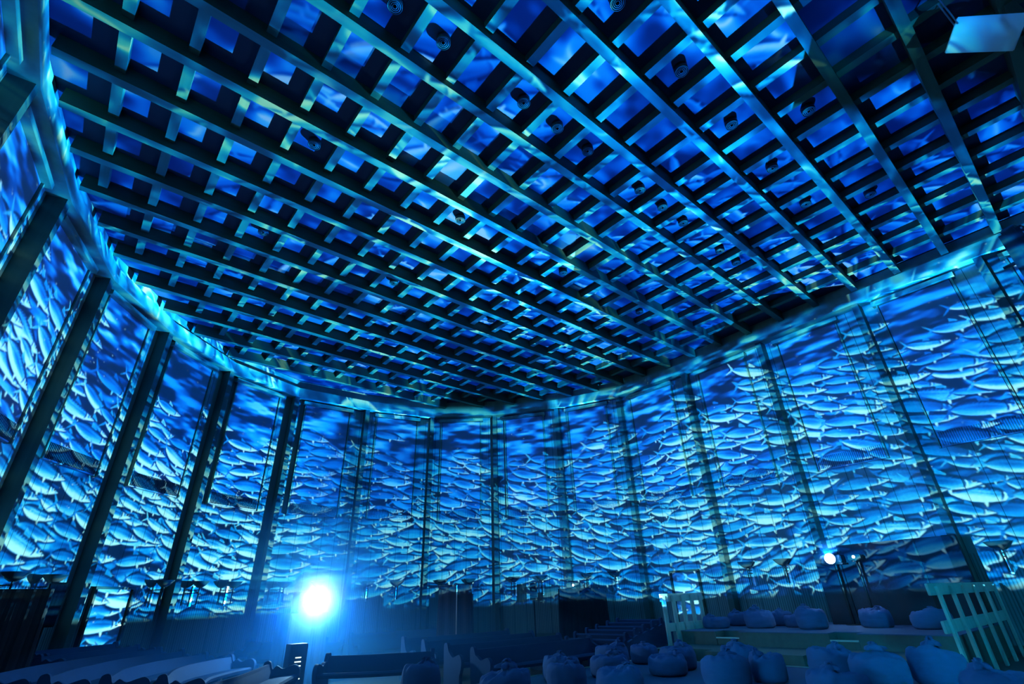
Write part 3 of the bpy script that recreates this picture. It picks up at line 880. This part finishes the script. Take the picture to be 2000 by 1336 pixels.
p5, bx, by, bz = place('P5', -.1, .06, 'projector added out of view on the left to light the right wall', M_LENS2)
tower('projector_stand', bx, by, .9, .8, bz + .02 - floor_z(bx, by), 0, 'added black draped stand on the left, out of view')

p6, bx, by, bz = place('P6', math.pi + .4, .05, 'projector added unseen behind the tall draped stand to light the far ceiling', M_LENS2)
tower('projector_stand', bx, by, .8, .7, bz + .02 - floor_z(bx, by), .4, 'added black draped stand hidden behind the tall draped stand')

tower('projector_stand', 9.0, 13.2, .92, .7, 1.98 - floor_z(9, 13.2), -.6, 'tall black draped stand with a pale vertical slit', True)
tower('projector_stand', -.70, 15.0, 1.55, .8, 2.04 - floor_z(-.7, 15), .02, 'black draped box at the left edge behind the pews')

def loudspeaker(x, y, zc, h, w, d, rz, label):
    z = floor_z(x, y)
    th = thing('loudspeaker', label, 'loudspeaker', (x, y, z), rz, 'loudspeakers on poles')
    bm = BM(); box(bm, (0, 0, zc - z), (w, d, h), bevel=.015); cb = obj('cabinet', bm, M_BLACK, th)
    bm = BM(); box(bm, (0, -d / 2 - .004, zc - z), (w * .86, .012, h * .9)); obj('front_grille', bm, M_DRAPE, cb)
    bm = BM(); cyl(bm, (0, 0, .02), .025, .025, zc - z - h / 2 - .02, 12); obj('pole', bm, M_BLACK, th)
    bm = BM(); cyl(bm, (0, 0, 0), .24, .22, .03, 24); obj('foot_plate', bm, M_BLACK, th)
loudspeaker(.13, 16.45, CH + .28, .90, .34, .34, .1, 'black loudspeaker on a pole beside the second left post')
loudspeaker(15.35, 16.8, CH + .36, .66, .30, .30, -.7, 'black loudspeaker on a pole before the curved far wall')

# hanging box and column loudspeaker at the top right
def pt(px, py, d):
    v = RIGHT * ((px - 1000) / F_PX) + UP * ((668 - py) / F_PX) + FWD
    return v * d
a = pt(1924, 66, 8.0)
th = thing('hanging_projector', 'white box hanging under the ceiling at the top right corner', 'projector', (a.x, a.y, a.z + CH), 0)
ey = a.normalized(); ex = RIGHT + UP * .05; ex = (ex - ey * ex.dot(ey)).normalized(); ez = ex.cross(ey)
bm = BM(); box(bm, ey * .1, (.88, .20, .52), bevel=.012, axes=[tuple(ex), tuple(ey), tuple(ez)]); obj('shell', bm, M_WHITE, th)
for s in (-.25, .05):
    bm = BM(); cyl(bm, (s, .2, .28), .012, .012, H_PANEL - (a.z + CH) - .28, 8); obj('suspension_rod', bm, M_STEEL, th)
b = pt(2012, 60, 8.2)
th = thing('hanging_truss', 'dark vertical lighting bar at the top right corner', 'lighting bar', (b.x, b.y, b.z + CH - 1.2))
bm = BM(); box(bm, (.12, -.05, 1.9), (.14, .14, 3.8)); obj('bar', bm, W_POST, th)
c = pt(1994, 480, 10.8)
th = thing('column_loudspeaker', 'long rounded column loudspeaker at the right edge below the ceiling', 'loudspeaker', (c.x, c.y, c.z + CH), 1.2)
bm = BM(); box(bm, (0, 0, -.6), (.42, .40, 2.2), bevel=.10); obj('cabinet', bm, M_BOWL, th, True)
bm = BM()
for q in range(16): box(bm, (-.215, 0, -1.5 + .12 * q), (.03, .30, .05))
obj('side_fins', bm, M_STEEL, th)
bm = BM(); box(bm, (.30, 0, -.3), (.30, .06, .06)); obj('wall_arm', bm, M_BLACK, th)

# ------------------------------------------------------------------ haze added in place of lens glare and blue wash at the bright projectors
def haze(name, label, loc, R, core, dens, floor_d, flat=1.0, core_col=(1, 1, 1, 1)):
    bm = BM(); bmesh.ops.create_icosphere(bm, subdivisions=3, radius=R)
    m = bpy.data.materials.new(name); m.use_nodes = True; nt = m.node_tree
    nt.nodes.remove(nt.nodes['Principled BSDF'])
    sc = nt.nodes.new('ShaderNodeVolumeScatter'); sc.inputs['Anisotropy'].default_value = 0
    tc = nt.nodes.new('ShaderNodeTexCoord'); ln = nt.nodes.new('ShaderNodeVectorMath'); ln.operation = 'LENGTH'
    nt.links.new(tc.outputs['Object'], ln.inputs[0])
    def mth(op, a, b=None):
        n = nt.nodes.new('ShaderNodeMath'); n.operation = op
        for i, v in enumerate((a, b)):
            if v is None: continue
            if isinstance(v, (int, float)): n.inputs[i].default_value = v
            else: nt.links.new(v, n.inputs[i])
        return n.outputs[0]
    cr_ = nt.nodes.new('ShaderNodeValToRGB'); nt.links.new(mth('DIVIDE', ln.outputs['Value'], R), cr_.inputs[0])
    cr_.color_ramp.elements[0].position = .06; cr_.color_ramp.elements[0].color = core_col  # glare tint put into the scatter colour, core to rim
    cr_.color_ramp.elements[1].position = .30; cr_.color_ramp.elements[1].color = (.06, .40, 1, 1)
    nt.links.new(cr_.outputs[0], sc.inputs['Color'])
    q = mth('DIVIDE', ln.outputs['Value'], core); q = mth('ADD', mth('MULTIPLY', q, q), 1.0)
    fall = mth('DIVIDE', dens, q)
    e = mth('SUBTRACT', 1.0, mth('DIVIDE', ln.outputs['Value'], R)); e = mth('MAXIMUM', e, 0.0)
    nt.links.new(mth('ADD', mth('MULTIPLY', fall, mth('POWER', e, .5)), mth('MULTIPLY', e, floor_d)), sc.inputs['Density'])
    nt.links.new(sc.outputs[0], nt.nodes['Material Output'].inputs['Volume'])
    o = obj(name, bm, m); o.location = loc; o.scale = (1, 1, flat)
    return tag(o, label, 'haze', kind='stuff')
haze('haze', 'added white-blue haze standing in for lens glare around the bright projector', PROJ['P1']['pos'], 2.6, .60, .95, .03)
haze('haze', 'low flat blue haze added for the blue wash over the pews', (5.0, 11.2, .25), 5.8, 3.0, .06, .22, .30, (.03, .30, 1, 1))
haze('haze', 'small blue haze added for lens glare by the black partition', PROJ['P2']['pos'], .58, .15, .02, .001)

def add_spill_fill(parent, pos, col, energy, r=.05, spot=None):
    """stray light leaking from a projector's lens"""
    l = bpy.data.lights.new('spill_fill', 'SPOT' if spot else 'POINT'); l.energy = energy; l.color = col; l.shadow_soft_size = r
    o = bpy.data.objects.new('spill_fill', l); COL.objects.link(o); o.parent = parent
    o.matrix_parent_inverse = parent.matrix_basis.inverted(); o.location = pos
    if spot:
        l.spot_size = math.radians(170 if spot[2] < -.5 else 64); l.spot_blend = .6
        o.rotation_euler = Vector(spot).to_track_quat('-Z', 'Y').to_euler()
p = PROJ['P1']['pos']
add_spill_fill(p1, (p[0], p[1], p[2] + .05), (.30, .58, 1.0), 260)
add_spill_fill(p1, (p[0], p[1], p[2] + .05), (.01, .26, 1.0), 1000, spot=(-.25, -.6, -.9))  # added blue spot, aimed down to tint pews and low haze
p = PROJ['P2']['pos']
add_spill_fill(p2, (p[0] - .03, p[1], p[2] + .02), (.2, .5, 1.0), 60)
p = PROJ['P5']['pos']
add_spill_fill(p5, (p[0] + .03, p[1], p[2] + .02), (.0, .45, 1.0), 1000, spot=(1, -.2, -.10))  # added spot brightening the bean bags from the left
p = PROJ['P4']['pos']
add_spill_fill(p4, (p[0] + .01, p[1] + .03, p[2] + .02), (.0, .50, 1.0), 1100, spot=(.72, .66, -.12))  # added spot brightening the near side of the right railing
